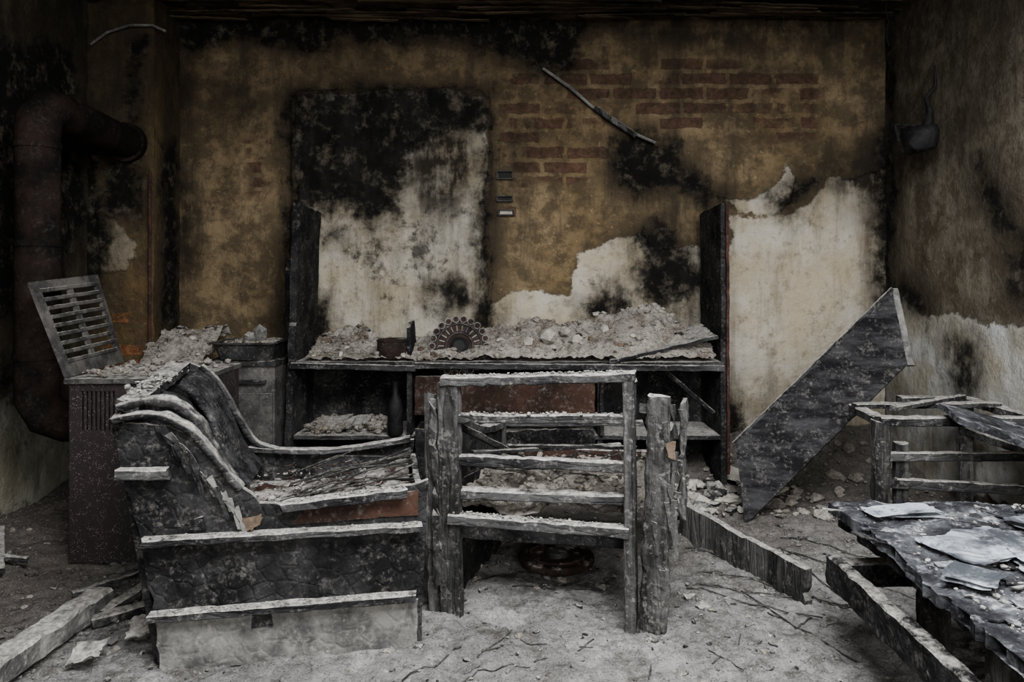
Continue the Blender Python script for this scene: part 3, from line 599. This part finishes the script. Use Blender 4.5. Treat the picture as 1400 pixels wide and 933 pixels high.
# ------------------------------------------------------------------ low coffee table, charred, with papers
b=B('burnt_coffee_table')
zt=.415
b.slab((.90,1.15,zt),(2.0,1.15,zt),(2.0,2.20,zt),(.95,2.20,zt),.03,'table',jit=.010,rag=.03,warp=.012,seg=.014)
b.slab((.925,1.15,zt-.028),(2.0,1.15,zt-.028),(2.0,2.17,zt-.028),(.965,2.17,zt-.028),.02,'char',jit=.004,rag=.03)
b.beam((.93,1.10,.25),(.95,2.16,.25),.04,.09,'panel',jit=.005)
b.beam((.95,2.14,.25),(1.95,2.14,.25),.05,.07,'char')
for (x,y) in ((.99,1.45),(1.2,2.08),(1.95,2.12),(1.95,1.2)): b.beam((x,y,0),(x,y,zt-.03),.07,.07,'charz',jit=.005)
pos=[(R.uniform(.96,1.9),R.uniform(1.2,2.17),zt+.016+R.uniform(0,.01)) for _ in range(1500)]; b.rocks(pos,[.0015+.009*R.random()**3 for _ in pos],'greyb')
for k in range(130):
    x=R.uniform(.94,1.7); y=R.uniform(1.25,2.15); a=R.uniform(0,6.28); l=R.uniform(.03,.09); w=R.uniform(.02,.05); ca,sa=math.cos(a),math.sin(a)
    z=zt+.018+R.uniform(0,.006)
    b.slab((x,y,z),(x+l*ca,y+l*sa,z),(x+l*ca-w*sa,y+l*sa+w*ca,z+.006),(x-w*sa,y+w*ca,z+.006),.003,R.choice(['table','table','greyb','board','board']),rag=.024,seg=.010)
b.done()
b=B('burnt_magazine')
for (x,y,w,l,a,s0) in ((1.17,1.80,.26,.17,.25,1),(1.30,1.68,.24,.16,-.2,2),(1.10,2.06,.20,.09,.05,3),(1.5,1.95,.26,.18,.2,6),(1.02,1.62,.12,.10,.7,8)):
    for q in range(2):
        U,V=np.meshgrid(np.linspace(-.5,.5,60),np.linspace(-.5,.5,50)); U=U*w; V=V*l; rr2=np.stack([U.ravel(),V.ravel(),U.ravel()*0+s0+q],1)
        U=U*(1+.16*fbm(rr2,18,4,1).reshape(U.shape)); V=V*(1+.16*fbm(rr2,18,4,2).reshape(U.shape))
        ca,sa=math.cos(a+q*.15),math.sin(a+q*.15); Zz=zt+.034+q*.008+.008*fbm(rr2,6,3,3).reshape(U.shape)+.12*np.clip(np.abs(V)-l*.36,0,1)
        b.grid(np.stack([x+ca*U-sa*V,y+sa*U+ca*V,Zz],2),'paper')
b.done()
# ------------------------------------------------------------------ floor boards, beams, sticks
b=B('fallen_skirting_board')
b.slab((.72,3.10,.0),(1.0,2.46,.0),(1.0,2.46,.13),(.72,3.10,.16),.03,'charz',jit=.004,rag=.012); b.done()
b=B('ash_covered_beam')
b.beam((-1.42,1.75,.05),(-1.36,2.42,.05),.085,.07,'greyb',jit=.006); b.done()
b=B('loose_timber')
for (p,q,w) in (((-1.32,2.35,.03),(-1.22,2.62,.06),.04),((-1.32,2.3,.03),(-1.18,2.42,.03),.05),((-1.5,2.5,.03),(-1.28,2.70,.05),.025)):
    b.beam(p,q,w,w*.6,'charx',jit=.004)
b.done()
b=B('fallen_timber'); b.beam((-2.1,3.0,.08),(-1.82,2.6,.06),.03,.02,'charx'); b.beam((-2.15,2.75,.08),(-1.8,2.72,.06),.02,.02,'charx'); b.done()
b=B('burner_plate')
cx,cy=.17,2.80
b.tube([(cx,cy,.022),(cx,cy,.03),(cx,cy,.046),(cx,cy,.05)],[.14,.145,.145,.135],'rust',36)
b.tube([(cx+.105*math.cos(i*math.pi/18),cy+.105*math.sin(i*math.pi/18),.052) for i in range(37)],.006,'rust',6,False); b.tube([(cx,cy,.05),(cx,cy,.065)],[.05,.04],'iron',20)
b.done()
def inchair(x,y):
    for (o_,a_,b_,u0,u1,v0,v1) in ((O,e1,e2,-.2,.83,-.12,.72),(f0,ex,ey,-.12,.82,-.08,.78)):
        d=np.array((x,y,0))-np.array((o_[0],o_[1],0)); m=np.array([[a_[0],b_[0]],[a_[1],b_[1]]]); u,v=np.linalg.solve(m,d[:2])
        if u0<u<u1 and v0<v<v1: return True
    return x<-1.2 and y>2.65 or x>.85 and y<2.3
b=B('floor_rubble')
for k in range(150):
    x=R.uniform(-1.3,1.35); y=R.uniform(1.95,3.0); a=R.uniform(0,6.28); l=R.uniform(.03,.13); p=[]
    if inchair(x,y): continue
    bd=R.uniform(-.15,.15)
    for i in range(6):
        q=i/5-.5; xx=x+l*q*math.cos(a+bd*q); yy=y+l*q*math.sin(a+bd*q); p.append((xx,yy,float(fh([xx],[yy])[0])+.003))
    b.tube(p,R.uniform(.001,.0028),'stick',5)
for (x,y,x2,y2) in ((.62,2.60,1.0,2.35),(.70,2.95,.95,2.75),(-.1,2.1,.0,2.25),(-.3,2.0,-.15,2.15),(1.1,2.7,1.2,2.35),(1.05,2.9,1.4,2.5),(.8,2.55,1.0,2.1),(.66,2.62,1.25,2.42),(.7,2.75,1.35,2.3),(1.1,3.0,1.4,2.75),(.0,2.6,.35,2.55)):
    b.tube([(x+(x2-x)*i/8,y+(y2-y)*i/8+.004*math.sin(i),float(fh([x+(x2-x)*i/8],[y+(y2-y)*i/8])[0])+.006) for i in range(9)],.0024,'stick',6)
n=7500; X=RN.uniform(XL+.05,XR-.05,n); Y=1.5+RN.rand(n)*2.6; Z=fh(X,Y)
b.rocks(np.stack([X,Y,Z+.001],1),.0015+.014*RN.rand(n)**5,'ash')
n=600; X=RN.uniform(XL+.05,XR-.05,n); Y=1.5+RN.rand(n)*2.6; Z=fh(X,Y); b.rocks(np.stack([X,Y,Z+.002],1),.003+.016*RN.rand(n)**3,'heap')
n=260; X=RN.uniform(1.05,XR-.07,n); Y=RN.uniform(3.1,4.12,n); b.rocks(np.stack([X,Y,fh(X,Y)+.01],1),.006+.05*RN.rand(n)**3,'heap')
n=80; X=RN.uniform(.78,1.04,n); Y=RN.uniform(3.3,3.70,n); b.rocks(np.stack([X,Y,fh(X,Y)+.01],1),.006+.05*RN.rand(n)**3,'bone')
n=90; X=RN.uniform(.70,1.04,n); Y=RN.uniform(3.25,3.70,n); b.rocks(np.stack([X,Y,fh(X,Y)+.01],1),.01+.05*RN.rand(n)**2,'char')
n=260; X=RN.uniform(XL+.05,-1.2,n); Y=RN.uniform(1.9,2.8,n); b.rocks(np.stack([X,Y,fh(X,Y)+.005],1),.005+.03*RN.rand(n)**3,'ash')
n=900; X=RN.uniform(-1.5,1.4,n); Y=RN.uniform(1.8,3.2,n); b.rocks(np.stack([X,Y,fh(X,Y)+.001],1),.002+.011*RN.rand(n)**3,'char')
for k in range(26):
    x=R.uniform(-1.7,1.3); y=R.uniform(1.95,2.9); a=R.uniform(0,6.28); l=R.uniform(.02,.06); w=l*R.uniform(.4,.8); ca,sa=math.cos(a),math.sin(a); z=float(fh([x],[y])[0])+.005
    b.slab((x,y,z),(x+l*ca,y+l*sa,z),(x+l*ca-w*sa,y+l*sa+w*ca,z+.008),(x-w*sa,y+w*ca,z+.006),.003,R.choice(['greyb','ash','char']),rag=.016,seg=.012)
for (x,y,l,w,a) in ((-1.16,2.18,.14,.08,.3),(-1.14,2.40,.12,.07,1.1),(-1.26,2.06,.10,.07,.1),(1.2,3.5,.2,.12,.5),(1.2,3.75,.2,.14,1.2)):
    ca,sa=math.cos(a),math.sin(a); z=float(fh([x],[y])[0])+.02
    b.slab((x,y,z),(x+l*ca,y+l*sa,z+.02),(x+l*ca-w*sa,y+l*sa+w*ca,z+.05),(x-w*sa,y+w*ca,z+.04),.007,'bone' if y>3 else 'greyb',rag=.03,seg=.012,warp=.01)
b.done()
# ------------------------------------------------------------------ wall fittings
b=B('electrical_conduit')
b.tube([((x-700)*s,4.225-.004*(i%2),H-(y-376)*s) for i,(x,y) in enumerate(((742,95),(780,122),(812,150),(835,168),(870,185),(895,197)))],.009,'greyb',8,jit=.004)
b.beam(((812-700)*s,4.21,H-(150-376)*s),((868-700)*s,4.21,H-(188-376)*s),.03,.03,'charz'); b.done()
b=B('light_switch_box')
for (x,y) in ((690,240),(690,272),(692,291)):
    cx=(x-700)*s; cz=H-(y-376)*s; w,h=.045,.014 if y!=240 else .022
    for (p,q) in (((cx-w,cz-h),(cx+w,cz-h)),((cx-w,cz+h),(cx+w,cz+h)),((cx-w,cz-h),(cx-w,cz+h)),((cx+w,cz-h),(cx+w,cz+h))):
        b.beam((p[0],4.235,p[1]),(q[0],4.235,q[1]),.007,.02,'iron',up=(0,1,0),jit=0,rag=0,seg=.02)
    b.slab((cx-w*.8,4.243,cz-h*.8),(cx+w*.8,4.243,cz-h*.8),(cx+w*.8,4.243,cz+h*.8),(cx-w*.8,4.243,cz+h*.8),.006,'bone' if y==291 else 'plastic',rag=0,jit=0,seg=.02)
b.done()
b=B('wall_lamp')
lx,ly,lz=XR-.13,3.68,1.815
b.tube([(XR-.02,3.72,1.86),(XR-.05,3.71,1.87),(lx,ly,1.86)],.014,'plastic',8)
b.tube([(lx,ly,lz+.055),(lx,ly,lz+.05),(lx,ly,lz+.02),(lx,ly,lz-.05),(lx,ly,lz-.075),(lx,ly,lz-.08)],[.05,.08,.088,.082,.066,.03],'plastic',16,jit=.03)
b.beam((lx-.11,ly,lz+.06),(lx+.09,ly+.02,lz+.05),.016,.012,'plastic',jit=.006); b.beam((lx-.11,ly,lz+.06),(lx-.09,ly,lz-.03),.012,.010,'plastic')
b.tube([(lx+.05,ly,lz+.05),(lx+.07,ly,lz+.12),(lx+.06,ly+.02,lz+.19),(XR-.03,ly+.02,lz+.26),(XR-.03,ly+.02,lz+.36)],[.03,.018,.012,.008,.005],'plastic',8,jit=.01)
b.done()
b=B('wall_cable')
b.tube([((x-700)*.00394,3.925,H-(y-376)*.00394) for x,y in ((126,62),(150,45),(180,36),(210,36),(228,44))],.007,'greyb',8); b.done()
b=B('flue_rod'); b.tube([(-1.945+.003*(i%2),3.925,.55+.16*i) for i in range(8)],.008,'redw',8); b.done()
# ------------------------------------------------------------------ light
def area(name,loc,rot,sx,sy,pw,col):
    l=bpy.data.lights.new(name,'AREA'); l.shape='RECTANGLE'; l.size=sx; l.size_y=sy; l.energy=pw; l.color=col
    o=bpy.data.objects.new(name,l); o.location=loc; o.rotation_euler=rot; bpy.context.scene.collection.objects.link(o)
area('window_daylight',((WX0+WX1)/2,YF-.02,(WZ0+WZ1)/2),(math.radians(70),0,0),WX1-WX0,WZ1-WZ0,120,(1.0,.975,.94))
area('added_top_light',((HX0+HX1)/2,(HY0+HY1)/2,ZC+.10),(math.radians(15),0,0),HX1-HX0-.1,HY1-HY0-.2,335,(.985,.985,.99))  # added lamp in the unseen ceiling opening, lights ledges and lower wall from above
w=bpy.data.worlds.new('World'); bpy.context.scene.world=w; w.use_nodes=True
w.node_tree.nodes['Background'].inputs[0].default_value=(.62,.72,.85,1); w.node_tree.nodes['Background'].inputs[1].default_value=.4
# ------------------------------------------------------------------ camera
cd=bpy.data.cameras.new('camera'); cd.sensor_width=36; cd.lens=36*1000/1400; cd.shift_y=-(466.5-376)/1400; cd.clip_start=.05
co=bpy.data.objects.new('camera',cd); co.location=(0,0,H); co.rotation_euler=(math.radians(90),0,0); bpy.context.scene.collection.objects.link(co); bpy.context.scene.camera=co
